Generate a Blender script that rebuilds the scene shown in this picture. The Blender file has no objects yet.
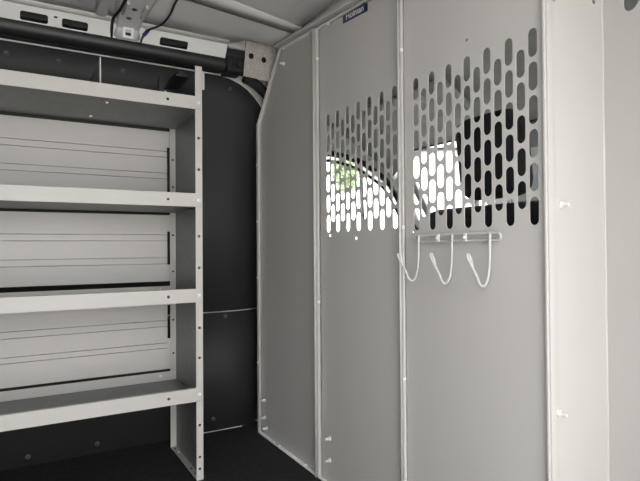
import bpy, bmesh, math, random
from mathutils import Vector, Matrix
random.seed(7)
S = bpy.context.scene
COL = S.collection

# ------------------------------------------------------------------ camera
cam_d = bpy.data.cameras.new('camera')
cam_d.sensor_width = 36.0
cam_d.lens = 36.0 * 528.0 / 640.0
cam_d.clip_start = 0.01
cam = bpy.data.objects.new('camera', cam_d)
COL.objects.link(cam)
_a, _p, _r = math.radians(30), math.radians(0.75), math.radians(0.4)
F = Vector((math.sin(_a) * math.cos(_p), math.cos(_a) * math.cos(_p), math.sin(_p)))
R0 = Vector((math.cos(_a), -math.sin(_a), 0)); U0 = R0.cross(F)
Rv = R0 * math.cos(_r) - U0 * math.sin(_r)
Uv = U0 * math.cos(_r) + R0 * math.sin(_r)
M3 = Matrix((Rv, Uv, -F)).transposed()
cam.matrix_world = Matrix.Translation((0, 0, 0.656)) @ M3.to_4x4()
S.camera = cam

# ------------------------------------------------------------------ sky and exposure
W = bpy.data.worlds.new('overcast_sky'); S.world = W
W.use_nodes = True
wn = W.node_tree.nodes
bg = wn['Background']
bg.inputs[0].default_value = (0.99, 0.99, 0.985, 1)
bg.inputs[1].default_value = 1.0
S.view_settings.view_transform = 'Standard'
S.view_settings.look = 'None'
S.view_settings.gamma = 1.0
S.view_settings.use_curve_mapping = False
S.view_settings.exposure = 2.66

sun_d = bpy.data.lights.new('sun', 'SUN'); sun_d.energy = 2.2; sun_d.angle = math.radians(8); sun_d.color = (1.0, 0.97, 0.93)
sun = bpy.data.objects.new('sun', sun_d); COL.objects.link(sun)
sun.rotation_euler = Vector((-0.55, 0.40, -1.0)).to_track_quat('-Z', 'Y').to_euler()

# ------------------------------------------------------------------ materials
def mat(name, col, rough=0.5, metal=0.0, var=0.04, scale=6.0, bump=0.0, bscale=200.0, spec=0.5):
    m = bpy.data.materials.new(name); m.use_nodes = True
    nt = m.node_tree; b = nt.nodes['Principled BSDF']
    b.inputs['Roughness'].default_value = rough
    b.inputs['Metallic'].default_value = metal
    b.inputs['Specular IOR Level'].default_value = spec
    tc = nt.nodes.new('ShaderNodeTexCoord')
    nz = nt.nodes.new('ShaderNodeTexNoise'); nz.inputs['Scale'].default_value = scale
    nz.inputs['Detail'].default_value = 4
    nt.links.new(tc.outputs['Object'], nz.inputs['Vector'])
    rp = nt.nodes.new('ShaderNodeValToRGB')
    rp.color_ramp.elements[0].position = 0.3; rp.color_ramp.elements[1].position = 0.7
    rp.color_ramp.elements[0].color = tuple(c * (1 - var) for c in col) + (1,)
    rp.color_ramp.elements[1].color = tuple(min(1, c * (1 + var)) for c in col) + (1,)
    nt.links.new(nz.outputs['Fac'], rp.inputs['Fac'])
    nt.links.new(rp.outputs['Color'], b.inputs['Base Color'])
    if bump:
        n2 = nt.nodes.new('ShaderNodeTexNoise'); n2.inputs['Scale'].default_value = bscale
        nt.links.new(tc.outputs['Object'], n2.inputs['Vector'])
        bp = nt.nodes.new('ShaderNodeBump'); bp.inputs['Strength'].default_value = bump
        bp.inputs['Distance'].default_value = 0.002
        nt.links.new(n2.outputs['Fac'], bp.inputs['Height'])
        nt.links.new(bp.outputs['Normal'], b.inputs['Normal'])
    return m

PAINT = mat('grey_powder_coat', (0.52, 0.507, 0.488), 0.42, var=0.02, scale=3, bump=0.05, bscale=600)
SHELF = mat('shelf_powder_coat', (0.53, 0.512, 0.488), 0.45, var=0.02, scale=3, bump=0.05, bscale=600)
STEEL = mat('darker_grey_steel', (0.20, 0.205, 0.205), 0.42, metal=0.25, var=0.10, scale=55, bump=0.12, bscale=300)  # trays, webs and dividers: darker, mottled grey than lips and flanges
LINER = mat('charcoal_liner_board', (0.026, 0.026, 0.028), 0.6, var=0.08, scale=9, bump=0.15, bscale=350)
RUBBER = mat('black_floor_mat', (0.013, 0.0125, 0.013), 0.8, var=0.6, scale=60, bump=0.6, bscale=260)
BLACK = mat('black_plastic', (0.016, 0.016, 0.017), 0.45, var=0.1, scale=12)
SEALSHADE = mat('black_seal_and_shade', (0.008, 0.008, 0.009), 0.7, var=0.1)  # black seals and cables, also the painted shadow under the rail
WHITE = mat('white_body_paint', (0.78, 0.775, 0.75), 0.3, var=0.02)
GREYBODY = mat('grey_primer_steel', (0.55, 0.545, 0.55), 0.4, var=0.05, scale=14)
BOARD = mat('grey_roof_board', (0.62, 0.612, 0.605), 0.65, var=0.03, scale=10)
ZINC = mat('zinc_bolt', (0.82, 0.81, 0.79), 0.3, metal=0.3, var=0.03)
DARKBOLT = mat('dark_rivet', (0.06, 0.06, 0.06), 0.4, var=0.05)
WIRE = mat('white_coated_wire', (0.50, 0.495, 0.485), 0.35, var=0.02)
CABTRIM = mat('grey_cab_headliner', (0.45, 0.45, 0.44), 0.85, var=0.05, scale=30, bump=0.1, bscale=500)
SEATF = mat('black_seat_fabric', (0.012, 0.012, 0.014), 0.85, var=0.2, scale=60, bump=0.3, bscale=700)
NAVY = mat('navy_sticker', (0.012, 0.016, 0.075), 0.4, var=0.03)
LETTER = mat('white_lettering', (0.80, 0.80, 0.82), 0.5, var=0.01)
BLUE = mat('blue_tape', (0.03, 0.035, 0.16), 0.5, var=0.1)
ASPHALT = mat('pale_concrete', (0.48, 0.475, 0.46), 0.9, var=0.12, scale=1.2, bump=0.3, bscale=30)
LEAF = mat('green_leaf', (0.30, 0.37, 0.21), 0.6, var=0.3, scale=2)
BARK = mat('brown_bark', (0.2, 0.19, 0.17), 0.9, var=0.3, scale=9, bump=0.5, bscale=40)
AMBER = mat('amber_lens', (0.55, 0.36, 0.12), 0.3, var=0.02)
LABELM = mat('pale_visor_label', (0.55, 0.54, 0.44), 0.6, var=0.1, scale=90)
# speckled anti-corrosion plate
SPECK = mat('speckled_plate', (0.42, 0.40, 0.36), 0.7)
_rp = [n for n in SPECK.node_tree.nodes if n.type == 'VALTORGB'][0]
_nz = [n for n in SPECK.node_tree.nodes if n.type == 'TEX_NOISE'][0]
_nz.inputs['Scale'].default_value = 260
_rp.color_ramp.elements[0].color = (0.34, 0.31, 0.28, 1); _rp.color_ramp.elements[0].position = 0.42
_rp.color_ramp.elements[1].color = (0.48, 0.455, 0.42, 1); _rp.color_ramp.elements[1].position = 0.52
# glass
GLASS = bpy.data.materials.new('window_glass'); GLASS.use_nodes = True
_nt = GLASS.node_tree; _nt.nodes.clear()
_o = _nt.nodes.new('ShaderNodeOutputMaterial'); _mx = _nt.nodes.new('ShaderNodeMixShader')
_t = _nt.nodes.new('ShaderNodeBsdfTransparent'); _t.inputs[0].default_value = (0.93, 0.96, 0.94, 1)
_g = _nt.nodes.new('ShaderNodeBsdfGlossy'); _g.inputs['Roughness'].default_value = 0.02
_f = _nt.nodes.new('ShaderNodeFresnel'); _f.inputs[0].default_value = 1.45
_nt.links.new(_f.outputs[0], _mx.inputs[0]); _nt.links.new(_t.outputs[0], _mx.inputs[1])
_nt.links.new(_g.outputs[0], _mx.inputs[2]); _nt.links.new(_mx.outputs[0], _o.inputs[0])

# ------------------------------------------------------------------ helpers
def link(name, me, m, parent=None):
    o = bpy.data.objects.new(name, me); COL.objects.link(o)
    if m and not me.materials: me.materials.append(m)
    if parent: o.parent = parent; o.matrix_parent_inverse = Matrix.Translation(-parent_loc(parent))
    return o
def parent_loc(p):
    v = Vector(p.location)
    q = p
    while q.parent:
        q = q.parent
        v = Vector(q.location) if False else v
    return v if p.type == 'EMPTY' else Vector((0, 0, 0)) + v
def thing(name, label, cat, loc=(0, 0, 0), group=None):
    o = bpy.data.objects.new(name, None); COL.objects.link(o); o.location = loc
    o.empty_display_size = 0.1
    return tag(o, label, cat, group)
def tag(o, label, cat, group=None):
    o['label'] = label; o['category'] = cat
    if group: o['group'] = group
    return o
def struct(o, label=None):
    o['kind'] = 'structure'
    if label: o['label'] = label
    return o
def smooth(me, ang=35):
    if ang == 0: return
    for p in me.polygons: p.use_smooth = True
    me.set_sharp_from_angle(angle=math.radians(ang))
def bm_mesh(name, bm):
    bmesh.ops.recalc_face_normals(bm, faces=bm.faces)
    me = bpy.data.meshes.new(name); bm.to_mesh(me); bm.free(); return me
def bx(bm, x0, x1, y0, y1, z0, z1, bev=0.0):
    vs = [bm.verts.new(p) for p in ((x0,y0,z0),(x1,y0,z0),(x1,y1,z0),(x0,y1,z0),(x0,y0,z1),(x1,y0,z1),(x1,y1,z1),(x0,y1,z1))]
    fs = [bm.faces.new([vs[i] for i in q]) for q in ((0,3,2,1),(4,5,6,7),(0,1,5,4),(1,2,6,5),(2,3,7,6),(3,0,4,7))]
    if bev:
        es = list({e for f in fs for e in f.edges})
        bmesh.ops.bevel(bm, geom=es, offset=bev, segments=2, affect='EDGES', profile=0.6)
def box(name, dims, m, parent=None, bev=0.0):
    bm = bmesh.new(); bx(bm, *dims, bev=bev); me = bm_mesh(name, bm)
    if bev: smooth(me)
    return link(name, me, m, parent)
def boxes(name, lst, m, parent=None, bev=0.0):
    bm = bmesh.new()
    for d in lst: bx(bm, *d, bev=bev)
    me = bm_mesh(name, bm)
    if bev: smooth(me)
    return link(name, me, m, parent)
def slot(cx, cy, w, h, n=7):
    """closed loop of an upright (h>w) or lying (w>h) slot"""
    pts = []
    if h >= w:
        r = w / 2; d = h / 2 - r
        for i in range(n): t = math.pi * i / (n - 1); pts.append((cx + r * math.cos(t), cy + d + r * math.sin(t)))
        for i in range(n): t = math.pi + math.pi * i / (n - 1); pts.append((cx + r * math.cos(t), cy - d + r * math.sin(t)))
    else:
        r = h / 2; d = w / 2 - r
        for i in range(n): t = -math.pi / 2 + math.pi * i / (n - 1); pts.append((cx + d + r * math.cos(t), cy + r * math.sin(t)))
        for i in range(n): t = math.pi / 2 + math.pi * i / (n - 1); pts.append((cx - d + r * math.cos(t), cy + r * math.sin(t)))
    return pts
def circ(cx, cy, r, n=10): return [(cx + r * math.cos(2 * math.pi * i / n), cy + r * math.sin(2 * math.pi * i / n)) for i in range(n)]
def rect(a0, a1, b0, b1): return [(a0, b0), (a1, b0), (a1, b1), (a0, b1)]
def sheet(name, outline, holes, t, fn, m, parent=None):
    """a flat sheet with real cut-outs; fn maps (a, b, c) to the world"""
    cu = bpy.data.curves.new(name, 'CURVE'); cu.dimensions = '2D'; cu.fill_mode = 'BOTH'; cu.extrude = t / 2
    for loop in [outline] + list(holes):
        sp = cu.splines.new('POLY'); sp.points.add(len(loop) - 1)
        for p, (a, b) in zip(sp.points, loop): p.co = (a, b, 0, 1)
        sp.use_cyclic_u = True
    tmp = bpy.data.objects.new('tmp', cu); COL.objects.link(tmp)
    dg = bpy.context.evaluated_depsgraph_get(); dg.update()
    me = bpy.data.meshes.new_from_object(tmp.evaluated_get(dg))
    bpy.data.objects.remove(tmp); bpy.data.curves.remove(cu)
    for v in me.vertices: v.co = fn(*v.co)
    bm = bmesh.new(); bm.from_mesh(me); bmesh.ops.remove_doubles(bm, verts=bm.verts, dist=1e-6)
    bmesh.ops.recalc_face_normals(bm, faces=bm.faces); bm.to_mesh(me); bm.free()
    for p in me.polygons: p.use_smooth = False
    me.materials.clear()
    return link(name, me, m, parent)
def tube_mesh(name, paths, r, res=3, cyc=False, smoothpath=True, caps=True):
    cu = bpy.data.curves.new(name, 'CURVE'); cu.dimensions = '3D'; cu.bevel_depth = r; cu.bevel_resolution = res
    cu.use_fill_caps = caps; cu.resolution_u = 6
    for pts in paths:
        if smoothpath:
            sp = cu.splines.new('BEZIER'); sp.bezier_points.add(len(pts) - 1)
            for b, p in zip(sp.bezier_points, pts): b.co = p; b.handle_left_type = b.handle_right_type = 'AUTO'
        else:
            sp = cu.splines.new('POLY'); sp.points.add(len(pts) - 1)
            for b, p in zip(sp.points, pts): b.co = (*p, 1)
        sp.use_cyclic_u = cyc
    tmp = bpy.data.objects.new('tmp', cu); COL.objects.link(tmp)
    dg = bpy.context.evaluated_depsgraph_get(); dg.update()
    me = bpy.data.meshes.new_from_object(tmp.evaluated_get(dg))
    bpy.data.objects.remove(tmp); bpy.data.curves.remove(cu)
    for p in me.polygons: p.use_smooth = True
    me.materials.clear()
    return me
def tube(name, paths, r, m, parent=None, **k): return link(name, tube_mesh(name, paths, r, **k), m, parent)
def loft(name, sections, m, parent=None, thick=0.0, closed=False, smoothang=30):
    """skin a grid of cross-sections (lists of 3-D points of equal length)"""
    bm = bmesh.new(); rows = [[bm.verts.new(p) for p in s] for s in sections]
    n = len(sections[0])
    for i in range(len(rows) - 1):
        for j in range(n if closed else n - 1):
            k = (j + 1) % n
            bm.faces.new((rows[i][j], rows[i][k], rows[i + 1][k], rows[i + 1][j]))
    if closed:
        bm.faces.new(rows[0][::-1]); bm.faces.new(rows[-1])
    me = bm_mesh(name, bm)
    if thick:
        o = link(name, me, m, parent); md = o.modifiers.new('thickness', 'SOLIDIFY'); md.thickness = thick; md.offset = 0
        smooth(me, smoothang); return o
    smooth(me, smoothang)
    return link(name, me, m, parent)
# shared bolt: flange washer, dome and a short shank end
def bolt_mesh(r, h, m, name='bolt'):
    bm = bmesh.new(); prof = [(0, h), (r * .45, h * .97), (r * .62, h * .75), (r * .66, h * .3), (r, h * .26), (r, 0)]
    n = 10; rings = []
    for (q, z) in prof[1:]: rings.append([bm.verts.new((q * math.cos(2*math.pi*i/n), q * math.sin(2*math.pi*i/n), z)) for i in range(n)])
    c = bm.verts.new((0, 0, h))
    for i in range(n): bm.faces.new((c, rings[0][i], rings[0][(i+1) % n]))
    for a, b in zip(rings, rings[1:]):
        for i in range(n): bm.faces.new((a[i], b[i], b[(i+1) % n], a[(i+1) % n]))
    bm.faces.new(rings[-1][::-1])
    me = bm_mesh(name, bm); smooth(me, 25); me.materials.append(m); return me
BOLT = bolt_mesh(0.0065, 0.007, ZINC)
SMALLBOLT = bolt_mesh(0.0048, 0.004, ZINC)
LONGBOLT = bolt_mesh(0.0062, 0.016, ZINC)
RIVET = bolt_mesh(0.008, 0.004, DARKBOLT)
DIRS = {'-x': (0, -math.pi / 2, 0), '-y': (math.pi / 2, 0, 0), '+z': (0, 0, 0), '-z': (math.pi, 0, 0)}
def bolt(me, loc, d, parent, name='bolt', rot=None):
    o = bpy.data.objects.new(name, me); COL.objects.link(o)
    o.parent = parent; o.matrix_parent_inverse = Matrix.Translation(-Vector(parent.location) if parent.type == 'EMPTY' else (0, 0, 0))
    o.location = loc; o.rotation_euler = rot or DIRS[d]
    return o

# ================================================================== THE VAN SHELL
YL, YR = 1.835, -0.10
XB, XF = -2.3, 1.95
PX = 0.762                       # partition sheet plane
# floor
bm = bmesh.new(); bx(bm, XB, 1.95, YR, YL + 0.03, -0.05, 0.0)
struct(link('floor', bm_mesh('floor', bm), RUBBER), 'black textured rubber mat covering the cargo floor')

# left wall: white body skin, charcoal liner boards in front of it
def wall_y(z): return YL if z < 0.80 else YL - 0.59 * (z - 0.80) ** 2
def rec(x): return 0.0 if x < 0.66 else 0.28 * (x - 0.66) ** 2 / 0.15      # boards bent back beside the bulkhead so they darken there
secs = []
for x in (XB, 0.0, .66, .70, .74, .78, PX + 0.06):
    secs.append([(x, wall_y(z) + 0.022 + rec(x), z) for z in (0, .4, .8, .95, 1.1, 1.22)] + [(x, 1.742, 1.30), (x, 1.70, 1.34), (x, 1.60, 1.40)])
wall = struct(loft('wall_left', secs, WHITE, thick=0.004), 'white van side wall behind charcoal liner boards')
XL = [XB, 0.0, 0.6, 0.66, 0.69, 0.72, 0.75, 0.78, 0.815]
low = loft('liner_panel', [[(x, YL + rec(x), 0.001), (x, YL + rec(x), 0.4245)] for x in XL], LINER, wall, thick=0.006)
# upper board: bent at z = 0.93, rounded front corner
def zc(x):      # top edge
    if x < 0.60: return 1.243
    t = min(1, (x - 0.60) / 0.23); return 1.243 - 0.10 * t * t - 0.012 * t
xs = [XB, -1.0, 0.0, 0.4, 0.6, 0.64, 0.68, 0.71, 0.74, 0.77, 0.80, 0.815]
secs = [[(x, wall_y(z) + rec(x), z) for z in (0.4285, 0.80, 0.87, 0.94, 1.0, 1.05, 1.10, (1.10 + zc(x)) / 2, zc(x))] for x in xs]
up = loft('liner_panel', secs, LINER, wall, thick=0.006, smoothang=60)
tube('liner_edge', [[(x, wall_y(zc(x)) - 0.004 + rec(x), zc(x) + 0.002) for x in xs]], 0.0021, WHITE, wall, smoothpath=False)['label'] = 'pale bare edge along the top of the liner'
tube('seam_strip', [[(XB, YL - 0.003, 0.4265)] + [(x, YL - 0.003 + rec(x), 0.4265) for x in XL[2:]]], 0.0016, GREYBODY, wall, smoothpath=False)
tube('floor_seam', [[(0.5, YL - 0.004, 0.003), (0.72, YL - 0.004, 0.003)]], 0.0016, GREYBODY, wall, smoothpath=False)
box('shadow_strip', (XB, 0.602, 1.7195, 1.726, 1.247, 1.272), SEALSHADE, wall)  # black strip stands in for the shadow under the rail
for x, z in ((-.023, 1.212), (.111, 1.212), (.292, 1.212), (.645, 1.208), (.034, .03), (.228, .032), (.613, .047), (-.2, .03), (.66, .41)):
    bolt(RIVET, (x, wall_y(z) - 0.0033, z), '-y', wall, 'rivet', rot=(math.pi / 2 + (0.45 if z > 1 else 0), 0, 0))

bp = box('gap_filler', (0.80, 0.90, 1.745, 1.97, 0.0, 1.30), SEALSHADE, wall)  # added black block: fills the dark gap and stops sky leaking in
bp['label'] = 'black filler block added for the dark gap beside the bulkhead'
box('body_side', (XB, 0.90, 1.955, 1.965, -0.05, 1.30), WHITE, wall)
# unseen rear and right walls, made dark and the door opening sized to limit light
box_r = sheet('wall_right', [(XB, 0), (XB, 1.36), (1.0, 1.36), (1.0, 0), (0.65, 0), (0.65, 1.22), (-0.50, 1.22), (-0.50, 0)], [], 0.03,
              lambda a, b, c: Vector((a, YR + c, b)), LINER)
struct(box_r, 'unseen van side wall with open cargo door, made charcoal to cut bounce light')
struct(box('wall_rear', (XB - 0.03, XB, YR, YL + 0.03, -0.05, 1.40), LINER), 'closed unseen rear of the van, made charcoal to cut bounce light')

# ceiling: cove board, edge band, flat roof board; drops slightly toward the partition
def dz(x): return 0.0 if x < 0.43 else -0.085 * (x - 0.43)
XC = [XB, 0.30, 0.43, 0.60, 0.655, 0.80]
ceil_secs = [[(x, 1.635, 1.327 if x < .62 else 1.350), (x, 1.56, 1.345 + dz(x)), (x, 1.460, 1.361 + dz(x)), (x, 1.460, 1.366 + dz(x)), (x, 0.30, 1.372 + dz(x)), (x, 0.05, 1.35 + dz(x)), (x, YR, 1.26)] for x in XC]
ceil = struct(loft('ceiling', ceil_secs, BOARD, thick=0.005), 'grey roof lining board')
loft('roof_band', [[(x, 1.462, 1.355 + dz(x)), (x, 1.385 + 0.035 * (x - .43) / .37, 1.357 + dz(x))] for x in (0.32, 0.43, 0.60, 0.80)], BOARD, ceil, thick=0.006)
roof = struct(loft('roof_skin', [[(x, 1.85, 1.24), (x, 1.72, 1.40), (x, 1.3, 1.43), (x, .4, 1.43), (x, -.02, 1.38), (x, YR - .03, 1.24)] for x in (XB - .03, 0.9)], WHITE, thick=0.006), 'white outer roof of the van')

struct(loft('cab_roof', [[(x, 1.85, z - .16), (x, 1.72, z), (x, 1.3, z + .03), (x, .4, z + .03), (x, -.02, z - .03), (x, YR - .03, z - .16)] for x, z in ((0.88, 1.40), (1.05, 1.30), (1.20, 1.20), (1.37, 1.075))], WHITE, thick=0.006), 'white outer roof above the cab')

# ================================================================== SHELF UNIT
su = thing('shelf_unit', 'tall light grey steel shelf unit with four trays against the charcoal wall', 'shelf', (-0.25, 1.62, 0))
SX0, SX1 = -0.95, 0.463
FY, BY = 1.474, 1.760
HT = 1.176
def end_panel(x, s):
    """C-shaped upright: web, front and rear flange (folded toward s), foot"""
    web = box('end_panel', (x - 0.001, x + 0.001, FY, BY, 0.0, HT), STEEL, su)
    fx0, fx1 = sorted((x, x + s * 0.0195))
    zz = [0.032, 0.065, 0.155, 0.345, 0.43, 0.60, 0.69, 0.88, 0.97]
    sheet('front_flange', rect(fx0, fx1, 0, HT), [circ((fx0 + fx1) / 2, z, 0.0042) for z in zz], 0.002, lambda a, b, c: Vector((a, FY + c, b)), SHELF, web)
    holes = [circ((fx0 + fx1) / 2, z, 0.0036) for z in (0.31, 0.42, 0.58, 0.70, 0.86, 0.95)]
    sheet('rear_flange', rect(fx0, fx1, 0, HT - 0.03), holes, 0.002, lambda a, b, c: Vector((a, BY + c, b)), SHELF, web)
    sheet('foot_flange', rect(fx0, fx1, FY, BY), [slot((fx0 + fx1) / 2, y, 0.006, 0.016) for y in (1.52, 1.56, 1.74)], 0.002, lambda a, b, c: Vector((a, b, 0.002 + c)), SHELF, web)
    for y in (1.505, 1.70): bolt(SMALLBOLT, ((fx0 + fx1) / 2, y, 0.003), '+z', web)
    # web in the darker grey, flanges in the light powder coat
    return web
web = end_panel(SX1, -1)
end_panel(SX0, 1)
LEV = [(1.052, 1.089), (0.774, 0.812), (0.503, 0.541), (0.223, 0.261)]
for i, (z0, z1) in enumerate(LEV):
    xa, xb = SX0 + 0.002, SX1 - 0.002
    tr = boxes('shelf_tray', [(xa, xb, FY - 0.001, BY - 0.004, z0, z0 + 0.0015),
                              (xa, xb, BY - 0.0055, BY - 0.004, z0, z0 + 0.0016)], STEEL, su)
    box('rear_lip', (xa, xb, BY - 0.0055, BY - 0.004, z0, z0 + 0.030), SHELF, tr)
    hx = [-0.62, -0.18, 0.366]
    sheet('front_lip', rect(xa, SX1 - 0.0195 + (0.0 if i else 0), z0, z1), [circ(h, (z0 + z1) / 2, 0.0042) for h in hx], 0.0015,
          lambda a, b, c: Vector((a, FY - 0.0012 + c, b)), SHELF, tr)
    # folded hem along the top of the lip
    box('lip_hem', (xa, SX1 - 0.0195, FY - 0.002, FY + 0.010, z1 - 0.0016, z1), SHELF, tr)
    bolt(SMALLBOLT, (SX1 - 0.010, FY - 0.001, (z0 + z1) / 2), '-y', tr)
    for bxp in (-0.5, -0.05, 0.41): bolt(SMALLBOLT, (bxp, BY - 0.0055, z0 + 0.018), '-y', tr)
# ribbed back panels: profile with two proud bands each
def back_panel(z0, z1, bands):
    prof = [(1.7625, z0)]
    for a in sorted(v for b in bands for v in b):           # pressed grooves
        prof += [(1.7625, a - 0.0016), (1.7690, a - 0.0008), (1.7690, a + 0.0008), (1.7625, a + 0.0016)]
    prof.append((1.7625, z1))
    return loft('back_panel', [[(x, y, z) for y, z in prof] for x in (SX0 + 0.004, SX1 - 0.028)], SHELF, su, thick=0.0012, smoothang=0)
back_panel(0.822, 1.043, [(0.957, 0.977), (0.885, 0.904)])
back_panel(0.548, 0.766, [(0.681, 0.701), (0.606, 0.626)])
back_panel(0.260, 0.495, [(0.400, 0.420), (0.329, 0.346)])
for za, zb in ((.822, .834), (.990, 1.043), (.548, .603), (.712, .766), (.260, .360), (.470, .495)):
    box('panel_tab', (SX1 - 0.0285, SX1 - 0.0185, 1.7618, 1.7630, za, zb), SHELF, su)
# dividers standing in the top tray
for x in (0.1925, -0.42):
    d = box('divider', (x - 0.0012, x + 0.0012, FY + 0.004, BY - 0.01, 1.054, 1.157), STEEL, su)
    box('divider_edge', (x - 0.0016, x + 0.0016, FY + 0.0005, FY + 0.004, 1.054, 1.158), SHELF, d)
    bolt(SMALLBOLT, (x + 0.02, FY + 0.03, 1.049), '-z', d)
    bolt(SMALLBOLT, (x + 0.0, BY - 0.08, 1.049), '-z', d)
# wall bracket at the top of the upright
wb = boxes('wall_bracket', [(0.395, 0.46, 1.70, 1.705, 1.135, 1.205), (0.41, 0.45, 1.55, 1.75, 1.165, 1.172), (0.43, 0.455, 1.60, 1.72, 1.172, 1.20)], BLACK, su, bev=0.002)
bolt(SMALLBOLT, (0.415, 1.70, 1.155), '-y', wb); bolt(SMALLBOLT, (0.44, 1.70, 1.185), '-y', wb)
box('outer_tab', (SX1 + 0.001, SX1 + 0.012, FY + 0.012, FY + 0.0135, 1.115, 1.165), SHELF, su)

# ================================================================== PARTITION
pt = thing('partition', 'grey steel bulkhead with slotted window panels closing off the cab', 'partition', (PX, 1.1, 0))
def px_fn(a, b, c): return Vector((PX + c, a, b))
FL = 0.016                       # depth of the folded edges
TOP = lambda y: 1.306 - 0.082 * (1.554 - y) if y > .56 else 1.225
def flange(name, pts, parent, d=FL, t=0.002, m=PAINT):
    """strip folded from the sheet toward the cargo side, following a polyline of (y, z)"""
    return loft(name, [[(PX + 0.001, y, z), (PX - d, y, z)] for y, z in pts], m, parent, thick=t, smoothang=5)
def slots(ys, ztop, zbot, n=6, w=0.0186, h=0.0485):
    p = (ztop - zbot - h) / (n - 1); out = []
    for i, y in enumerate(ys):
        for k in range(n if i % 2 == 0 else n - 1):
            out.append(slot(y, ztop - h / 2 - k * p - (p / 2 if i % 2 else 0), w, h))
    return out
# side panel
A = [(1.742, 0.002), (1.736, 1.10), (1.556, TOP(1.556)), (1.318, TOP(1.318)), (1.318, 0.002)]
p1 = sheet('side_panel', A, [], 0.0015, px_fn, PAINT, pt)
flange('edge_flange', [(1.318, 0.002), (1.742, 0.002), (1.736, 1.10), (1.556, TOP(1.556)), (1.318, TOP(1.318))], p1)
box('edge_strip', (PX - FL - 0.001, PX - FL, 1.728, 1.7425, 0.002, 1.10), PAINT, p1)
flange('seam_flange', [(1.318, 0.002), (1.318, TOP(1.318))], p1, d=FL + 0.006)
# perforated panels
ysA = [1.2705 - i * 0.02504 for i in range(13)]
B = rect(0.937, 1.314, 0.002, 1.28); B = [(1.314, 0.002), (1.314, TOP(1.314)), (0.937, TOP(0.937)), (0.937, 0.002)]
p2 = sheet('perforated_panel', B, slots(ysA, 1.030, 0.6975) + [circ(1.262, 0.689, 0.004), circ(1.132, 0.679, 0.004), circ(1.267, 0.99 - .085, 0.003), circ(0.955, 0.636, 0.0075)], 0.0015, px_fn, PAINT, pt)
flange('edge_flange', [(0.937, 0.002), (1.314, 0.002), (1.314, TOP(1.314)), (0.937, TOP(0.937)), (0.937, 0.002)], p2)
ysB = [0.8945 - i * 0.0252 for i in range(13)]
Cc = [(0.933, 0.002), (0.933, TOP(0.933)), (0.567, TOP(0.567)), (0.567, 0.002)]
p3 = sheet('perforated_panel', Cc, slots(ysB, 1.0265, 0.6912, h=0.049) + [circ(0.905, 0.690, 0.004), circ(0.742, 1.058, 0.003)], 0.0015, px_fn, PAINT, pt)
flange('edge_flange', [(0.567, 0.002), (0.933, 0.002), (0.933, TOP(0.933)), (0.567, TOP(0.567))], p3, d=0.012)
# corner post where the bulkhead steps forward, bright return face and far wing
cp = boxes('corner_post', [(PX - 0.010, PX + 0.004, 0.5625, 0.5665, 0.002, TOP(.56)), (PX - 0.006, PX + 0.012, 0.5595, 0.563, 0.002, TOP(.56))], PAINT, pt, bev=0.001)
rt = sheet('return_panel', rect(PX + 0.0, 0.912, 0.002, 1.25), [circ(0.887, 1.088, 0.005), circ(0.776, 1.066, 0.004)], 0.0015, lambda a, b, c: Vector((a, 0.5615 + c, b)), PAINT, pt)
tube('corner_bead', [[(0.911, 0.5605, 0.002), (0.911, 0.5605, 1.25)]], 0.002, PAINT, rt, smoothpath=False)
wg = sheet('wing_panel', rect(YR + 0.02, 0.562, 0.002, 1.25), [slot(0.500, 1.080, .03, .06)], 0.0015, lambda a, b, c: Vector((0.912 - 0.27 * (0.562 - a) + c, a, b)), PAINT, pt)
for x, z in ((0.786, 0.724), (0.774, 0.3806)): bolt(LONGBOLT, (x, 0.5605, z), '-y', rt)
# bolts on the sheets
for y, z in ((1.713, .120), (1.713, .060), (1.698, .027), (1.545, 1.257)): bolt(LONGBOLT, (PX - 0.001, y, z), '-x', p1)
for y, z in ((1.270, .123), (1.270, .062)): bolt(LONGBOLT, (PX - 0.001, y, z), '-x', p2)
for y, z in ((1.55, .012), (1.48, .012)): pass
for y in (1.62, 1.58, 1.40): bolt(SMALLBOLT, (PX - 0.009, y, 0.0035), '+z', p1)
bolt(SMALLBOLT, (PX - 0.009, 1.24, 0.0035), '+z', p2)
for z in (0.25, .55, .75, .95): bolt(SMALLBOLT, (PX - FL - 0.001, 1.735, z), '-x', p1)
for z in (0.36, 0.70, 1.10): bolt(SMALLBOLT, (PX - 0.008, 0.932, z), '-y', p3)
for z in (0.5, 1.2): bolt(SMALLBOLT, (PX - 0.009, 1.313, z), '-y', p2)
for y, z in ((1.53, TOP(1.53) - .003), (1.25, TOP(1.25) - .003)): bolt(SMALLBOLT, (PX - 0.009, y, z), '-z', p1 if y > 1.314 else p2)
bolt(BOLT, (PX - 0.001, 1.345, .035), '-x', p1)
# second rail along the top edge
loft('top_rail', [[(PX - 0.030, y, TOP(y) + 0.012), (PX - 0.030, y, TOP(y) + 0.004), (PX - 0.004, y, TOP(y) + 0.004), (PX - 0.004, y, TOP(y) + 0.012)] for y in (1.556, 1.314, .933, .56)], PAINT, pt, closed=True, smoothang=5)
loft('top_filler', [[(PX + 0.006, y, TOP(y) - .004), (PX + 0.006, y, 1.343)] for y in (1.62, 1.314, .933, .56, YR + .02)], BOARD, pt, thick=0.004, smoothang=5)
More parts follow.
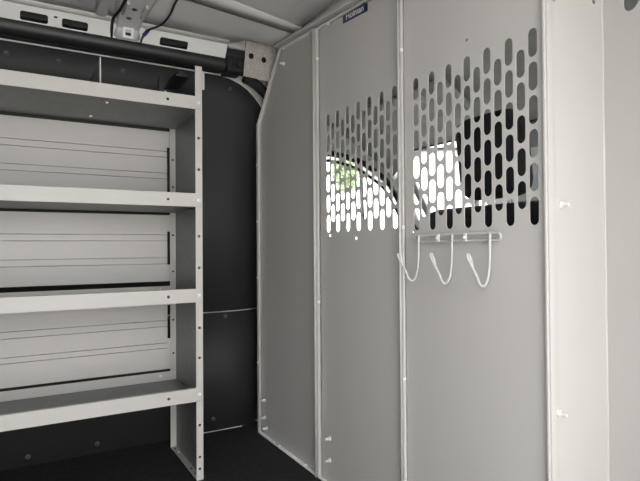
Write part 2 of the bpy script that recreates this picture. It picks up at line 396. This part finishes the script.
# sticker with lettering
sk = sheet('sticker', [(1.186, 1.2545), (1.186, 1.281), (1.072, 1.2715), (1.072, 1.245)], [], 0.0006, lambda a, b, c: Vector((PX - 0.0015 + c, a, b)), NAVY, p2)
sk['label'] = 'small navy sticker with white lettering'
fc = bpy.data.curves.new('lettering', 'FONT'); fc.body = 'Holman'; fc.size = 0.030; fc.align_x = 'CENTER'; fc.align_y = 'CENTER'; fc.offset = 0.0006
tmp = bpy.data.objects.new('tmp', fc); COL.objects.link(tmp)
dg = bpy.context.evaluated_depsgraph_get(); dg.update()
me = bpy.data.meshes.new_from_object(tmp.evaluated_get(dg)); bpy.data.objects.remove(tmp); bpy.data.curves.remove(fc)
for v in me.vertices: v.co = Vector((PX - 0.0022, 1.129 - v.co.x * 0.88, 1.2628 + v.co.y * 0.80 - v.co.x * 0.082 * .88))
me.materials.clear()
link('lettering', me, LETTER, sk)

# ================================================================== COAT HOOK RACK
hk = thing('hook_rack', 'white wire hook rack with three hooks bolted below the slotted panel', 'hook rack', (0.75, 0.77, 0.675))
xr = PX - 0.010
def stad(y0, y1, z0, z1, r=.008):
    P = []
    for cy, a0 in ((y1 - r, 0), (y0 + r, math.pi)):
        for i in range(7):
            t = a0 - math.pi / 2 + math.pi * i / 6
            P.append((xr, cy + (z1 - z0) / 2 * math.cos(t), (z0 + z1) / 2 + (z1 - z0) / 2 * math.sin(t)))
    return P
tube('rail_loop', [stad(0.655, 0.893, 0.6665, 0.6800)], 0.0027, WIRE, hk, smoothpath=False, cyc=True)
for y in (0.8715, 0.772, 0.676):
    x0 = xr - 0.005
    path = [(x0, y, 0.680), (x0 - .001, y, 0.660), (x0 - .002, y, 0.630), (x0 - .005, y, 0.606), (x0 - .011, y, 0.590), (x0 - .0195, y, 0.584), (x0 - .028, y, 0.589), (x0 - .035, y, 0.602), (x0 - .048, y, 0.622)]
    h = tube('hook', [path], 0.0026, WIRE, hk)
    tip = [(x0 - .047, y, 0.620), (x0 - .0535, y + .001, 0.632), (x0 - .0545, y + .003, 0.639), (x0 - .0505, y + .0045, 0.642), (x0 - .047, y + .004, 0.637), (x0 - .045, y + .002, 0.628), (x0 - .0445, y + .001, 0.618)]
    tube('tip_loop', [tip], 0.0022, WIRE, h)
for y in (0.813, 0.738):
    b = box('clamp_plate', (xr - 0.006, xr - 0.003, y - 0.004, y + 0.004, 0.6660, 0.6810), ZINC, hk, bev=0.001)
    bolt(SMALLBOLT, (xr - 0.006, y, 0.6735), '-x', b)

# ================================================================== ROOF EDGE HARDWARE
# long black trim rail under the roof
rail = tube('roof_side_rail', [[(XB, 1.685, 1.276), (0.0, 1.685, 1.276), (0.50, 1.685, 1.274), (0.603, 1.685, 1.271)]], 0.0295, BLACK, res=5, smoothpath=False)
tag(rail, 'long black padded rail running along the top of the liner', 'rail')
# white roof side member with slots
def mem_fn(a, b, c):             # a along x, b along the tilted face
    return Vector((a, 1.659 - b * 0.58 + c * .8, 1.284 + b * 0.81 + c * .58))
mh = []
for x0, x1 in ((-0.35, -0.28), (-0.22, -0.15), (0.011, 0.079), (0.114, 0.182), (0.386, 0.473)):
    mh.append([(x0 + .004, .004), (x1 - .004, .004), (x1, .008), (x1, .025), (x1 - .004, .029), (x0 + .004, .029), (x0, .025), (x0, .008)])
mh += [slot(0.098, .028, .010, .006), slot(-.11, .028, .010, .006)]
m1 = struct(sheet('trim_1', rect(XB, 0.60, 0, 0.046), mh, 0.003, mem_fn, WHITE), 'white slotted roof side member above the black rail')
bk = box('slot_backing', (XB, 0.60, 1.660, 1.664, 1.297, 1.322), BLACK, m1)
for i, (ya, za, yb, zb) in enumerate(((1.631, 1.323, 1.610, 1.327), (1.594, 1.334, 1.572, 1.342))):
    loft('stamped_ridge', [[(x, ya, za), (x, ya - .006, za - .004), (x, yb + .004, zb - .004), (x, yb, zb)] for x in ((XB, 0.24) if i else (XB, 0.60))], WHITE if i == 0 else GREYBODY, m1, thick=0.002, smoothang=40)
# stamped skin between the ridges (rear of the roof bow)
loft('stamped_panel', [[(x, 1.63, 1.324), (x, 1.57, 1.340), (x, 1.545, 1.342), (x, 1.40, 1.362)] for x in (XB, 0.20, 0.235)], GREYBODY, m1, thick=0.002)
for x in (0.02, 0.14): box('stamped_bead', (x, x + .05, 1.50, 1.56, 1.326, 1.345), GREYBODY, m1, bev=0.006)
box('stamped_bead', (0.195, 0.225, 1.44, 1.60, 1.315, 1.36), GREYBODY, m1, bev=0.008)

# roof bow end bracket
rb = thing('roof_bow', 'grey stamped roof bow end with square hole above the black rail', 'roof bow', (0.29, 1.65, 1.28))
P = [(1.651, 1.280), (1.636, 1.310), (1.60, 1.324), (1.52, 1.338), (1.40, 1.352), (0.9, 1.358), (0.3, 1.352)]
def bow_sec(y, z, w): return [(0.29 - w - .018, y + .004, z + 0.018), (0.29 - w, y, z), (0.29 + w, y, z), (0.29 + w + .018, y + .004, z + 0.018)]
ws = [.026, .028, .030, .040, .050, .050, .050]
loft('bow_channel', [bow_sec(y, z, w) for (y, z), w in zip(P, ws)], GREYBODY, rb, thick=0.003, smoothang=25)
hf = sheet('socket_frame', rect(0.276, 0.306, -.016, .014), [rect(0.283, 0.299, -.009, .008)], 0.006, lambda a, b, c: Vector((a, 1.637 - b * .45 + c * .9, 1.300 + b * .89 + c * .45)), WHITE, rb)
box('socket', (0.281, 0.301, 1.6395, 1.6415, 1.290, 1.309), SEALSHADE, rb)
for x, y in ((0.285, 1.590), (0.292, 1.545), (0.31, 1.48), (0.27, 1.46)):
    z = 1.3225 + (1.60 - y) * .19
    bolt(RIVET, (x, y, z - .001), '-z', rb, 'rivet')
for x in (0.268, 0.318): box('bow_rib', (x - .004, x + .004, 1.50, 1.58, 1.322, 1.334), GREYBODY, rb, bev=0.003)

cab_l = tube('wiring_cable', [[(0.248, 1.66, 1.285), (0.246, 1.645, 1.30), (0.244, 1.60, 1.317), (0.252, 1.55, 1.322), (0.262, 1.48, 1.338), (0.263, 1.38, 1.345)]], 0.0042, SEALSHADE)
tag(cab_l, 'black cable along the rear edge of the grey roof bow', 'cable')
cab_r = thing('wiring_harness', 'black cable with blue tape on the front edge of the grey roof bow', 'cable', (0.34, 1.64, 1.29))
tube('cable', [[(0.330, 1.655, 1.28), (0.334, 1.645, 1.296), (0.345, 1.620, 1.310), (0.372, 1.585, 1.318), (0.385, 1.54, 1.328), (0.388, 1.46, 1.344), (0.40, 1.36, 1.352)]], 0.0030, SEALSHADE, cab_r)
tube('tape_wrap', [[(0.336, 1.638, 1.300), (0.345, 1.620, 1.310)]], 0.0055, BLUE, cab_r)

# connector box and speckled plate at the front end of the rail
cb = thing('connector_box', 'black connector block at the end of the black rail', 'connector', (0.635, 1.66, 1.25))
box('housing', (0.604, 0.662, 1.648, 1.72, 1.240, 1.292), SEALSHADE, cb, bev=0.006)
box('upper_clip', (0.606, 0.664, 1.640, 1.66, 1.316, 1.347), CABTRIM, cb, bev=0.003)
boxes('clip_ridge', [(0.622, 0.650, 1.641, 1.650, 1.262, 1.280), (0.615, 0.66, 1.642, 1.65, 1.243, 1.256), (0.60, 0.668, 1.650, 1.70, 1.288, 1.318)], SEALSHADE, cb, bev=0.003)
tube('plug', [[(0.645, 1.652, 1.268), (0.645, 1.634, 1.264)]], 0.010, SEALSHADE, cb, smoothpath=False)
sp = sheet('speckled_plate', [(0.668, 1.238), (0.90, 1.225), (0.90, 1.345), (0.668, 1.350)], [circ(0.690, 1.304, 0.0095, 14), circ(0.737, 1.299, 0.0095, 14), circ(0.786, 1.294, 0.0095, 14)], 0.003,
           lambda a, b, c: Vector((a, 1.668 - (b - 1.24) * .25 + c, b)), SPECK)
tag(sp, 'speckled beige metal plate with round holes beside the connector block', 'plate')
box('hole_backing', (0.66, 0.90, 1.676, 1.680, 1.24, 1.33), SEALSHADE, sp)
hs = tube('weather_seal', [[(0.684, 1.700, 1.244), (0.71, 1.700, 1.235), (0.76, 1.715, 1.212), (0.80, 1.725, 1.185), (0.84, 1.73, 1.15)]], 0.018, SEALSHADE)
tag(hs, 'thick black seal curving down past the speckled plate', 'seal')

# ================================================================== THE CAB BEYOND THE PARTITION
arc = [(0.96, 1.006), (1.031, 1.0113), (1.071, 1.0107), (1.1076, 1.0059), (1.187, .9885), (1.25, .957), (1.3147, .9163), (1.3653, .849), (1.396, .80), (1.4276, .7595), (1.4595, .7264)]
hole = arc + [(1.48, .69), (0.93, .67), (0.93, 0.98)]
outl = [(0.80, 0), (1.95, 0), (1.95, .66), (1.52, .69), (1.475, .78), (1.435, .86), (1.40, .93), (1.36, 1.01), (1.32, 1.06), (1.0, 1.20), (0.80, 1.28)]
for nm, y, s, lab in (('door_1', 1.72, 1, 'driver door with arched side window'), ('door_2', 0.015, -1, 'passenger door with arched side window')):
    dr = struct(sheet(nm, outl, [hole], 0.02, lambda a, b, c, y=y: Vector((a, y + .012 + c, b)), CABTRIM), lab)
    sheet('pane', hole, [], 0.004, lambda a, b, c, y=y, s=s: Vector((a, y + .014 + c, b)), GLASS, dr)
    tube('window_seal', [[(a, y - .002, b) for a, b in arc]], 0.0115, SEALSHADE, dr)
    tube('window_seal', [[(a - .012, y + .010, b - .024) for a, b in arc]], 0.006, SEALSHADE, dr)
    tube('divider_bar', [[(1.186, y + .008, .985), (1.196, y + .008, .68)]], 0.008, SEALSHADE, dr, smoothpath=False)
# headliner
hl = struct(loft('cab_headliner', [[(x, y, z - (.0 if .05 < y < 1.65 else .10)) for y in (-.02, .12, .4, .87, 1.3, 1.60, 1.74)] for x, z in ((0.77, 1.305), (0.95, 1.25), (1.12, 1.175), (1.25, 1.10), (1.345, 1.036))], CABTRIM, thick=0.01), 'grey headliner above the cab')
ws_ = struct(loft('window_1', [[(x, y, z) for y in (.08, .45, .87, 1.3, 1.655)] for x, z in ((1.345, 1.034), (1.62, .91), (1.92, .74))], GLASS), 'windscreen of the van')
tube('frame', [[(1.345, .07, 1.034), (1.345, 1.665, 1.034)]], 0.005, SEALSHADE, ws_, smoothpath=False)
for y in (0.06, 1.69):
    tube('pillar', [[(1.30, y - .02, 1.06), (1.38, y, .98), (1.50, y, .80), (1.60, y + .02, .66)]], 0.016, CABTRIM, ws_, smoothpath=False)
# dashboard
dsec = [(1.40, .30), (1.42, .62), (1.50, .745), (1.56, .775), (1.70, .765), (1.94, .72), (1.94, .05), (1.60, .05)]
da = loft('dashboard', [[(x, y, z + (.02 if 1.2 < y < 1.58 and z > .7 else 0)) for x, z in dsec] for y in (.04, .5, 1.0, 1.22, 1.3, 1.5, 1.6, 1.69)], BLACK, closed=True)
tag(da, 'black dashboard under the windscreen', 'dashboard')
swm = thing('steering_wheel', 'black steering wheel in front of the dashboard', 'steering wheel', (1.33, 1.34, .66))
def sw(a, r, d=0): return Vector((1.25 + .35 * r * math.sin(a) + d * .9, 1.36 + r * math.cos(a), .62 + .93 * r * math.sin(a) - d * .35))
tube('rim', [[sw(2 * math.pi * i / 24, .165) for i in range(24)]], 0.013, SEALSHADE, swm, smoothpath=False, cyc=True)
tube('spoke', [[sw(a, .04), sw(a, .16)] for a in (0, math.pi, -math.pi / 2)], 0.012, SEALSHADE, swm, smoothpath=False)
tube('hub', [[sw(0, 0, -.01), sw(0, 0, .05)]], 0.05, BLACK, swm, smoothpath=False)
tube('column', [[sw(0, 0, .04), sw(0, 0, .178)]], 0.018, BLACK, swm, smoothpath=False)
# seat
st = thing('driver_seat', 'black fabric seat with tall headrest behind the slotted panel', 'seat', (1.15, .89, 0))
def pad(name, c, s, m, parent, rot=0.0, bev=0.4):
    bm = bmesh.new(); bmesh.ops.create_cube(bm, size=1)
    for v in bm.verts: v.co = Vector((v.co.x * s[0], v.co.y * s[1], v.co.z * s[2]))
    bmesh.ops.bevel(bm, geom=list(bm.edges), offset=min(s) * bev, segments=4, affect='EDGES', profile=0.5)
    bmesh.ops.rotate(bm, verts=bm.verts, cent=(0, 0, 0), matrix=Matrix.Rotation(rot, 3, 'Y'))
    bmesh.ops.translate(bm, verts=bm.verts, vec=c)
    me = bm_mesh(name, bm); smooth(me, 50); return link(name, me, m, parent)
pad('headrest', (1.00, .893, .873), (.10, .180, .205), SEATF, st, -.12)
pad('backrest', (1.045, .885, .46), (.14, .49, .60), SEATF, st, -.15)
pad('seat_cushion', (1.20, .885, .20), (.34, .50, .16), SEATF, st, .08)
box('seat_base', (1.05, 1.36, .70, 1.07, 0.001, .13), BLACK, st, bev=.01)
for y in (.84, .95): tube('headrest_post', [[(1.01, y, .72), (1.0, y, .80)]], 0.006, ZINC, st, smoothpath=False)
# sun visor and map light
sv = thing('sun_visor', 'grey sun visor with a pale label under the headliner', 'sun visor', (1.24, 1.35, 1.07))
pad('visor_panel', (1.16, 1.38, 1.122), (.14, .42, .018), CABTRIM, sv, .52)
box('visor_label', (1.113, 1.122, 1.28, 1.38, 1.117, 1.135), LABELM, sv)
ml = tag(pad('map_light', (1.05, .955, 1.187), (.05, .03, .014), AMBER, None, .42), 'small amber map light under the cab headliner', 'light')

# ================================================================== OUTSIDE
gd = box('ground', (-60, 60, -60, 60, -0.75, -0.60), ASPHALT)
struct(gd, 'pale concrete yard around the van')
def tree(base, h, rx, zc_, rz, label, n=2000):
    t = thing('tree', label, 'tree', base)
    b = Vector(base)
    tube('trunk', [[b, b + Vector((.1, .05, h * .4)), b + Vector((0, .1, h * .85))]], .025, BARK, t)
    bm = bmesh.new()
    for _ in range(n):
        d = Vector((random.gauss(0, 1), random.gauss(0, 1), random.gauss(0, 1))).normalized() * random.random() ** .4
        p = b + Vector((d.x * rx, d.y * rx, zc_ + d.z * rz))
        q = Matrix.Rotation(random.random() * 6.3, 3, 'Z') @ Matrix.Rotation(random.random() * 3, 3, 'X')
        s = .07 + .06 * random.random()
        vs = [bm.verts.new(p + q @ Vector(v) * s) for v in ((-1, 0, 0), (0, -.45, .08), (1, 0, 0), (0, .45, .08))]
        bm.faces.new(vs)
    o = link('foliage', bm_mesh('foliage', bm), LEAF, t); o['kind'] = 'stuff'
tree((12.9, 20.0, -.6), 5.4, .62, 4.65, 1.0, 'slim green tree seen through the driver window')
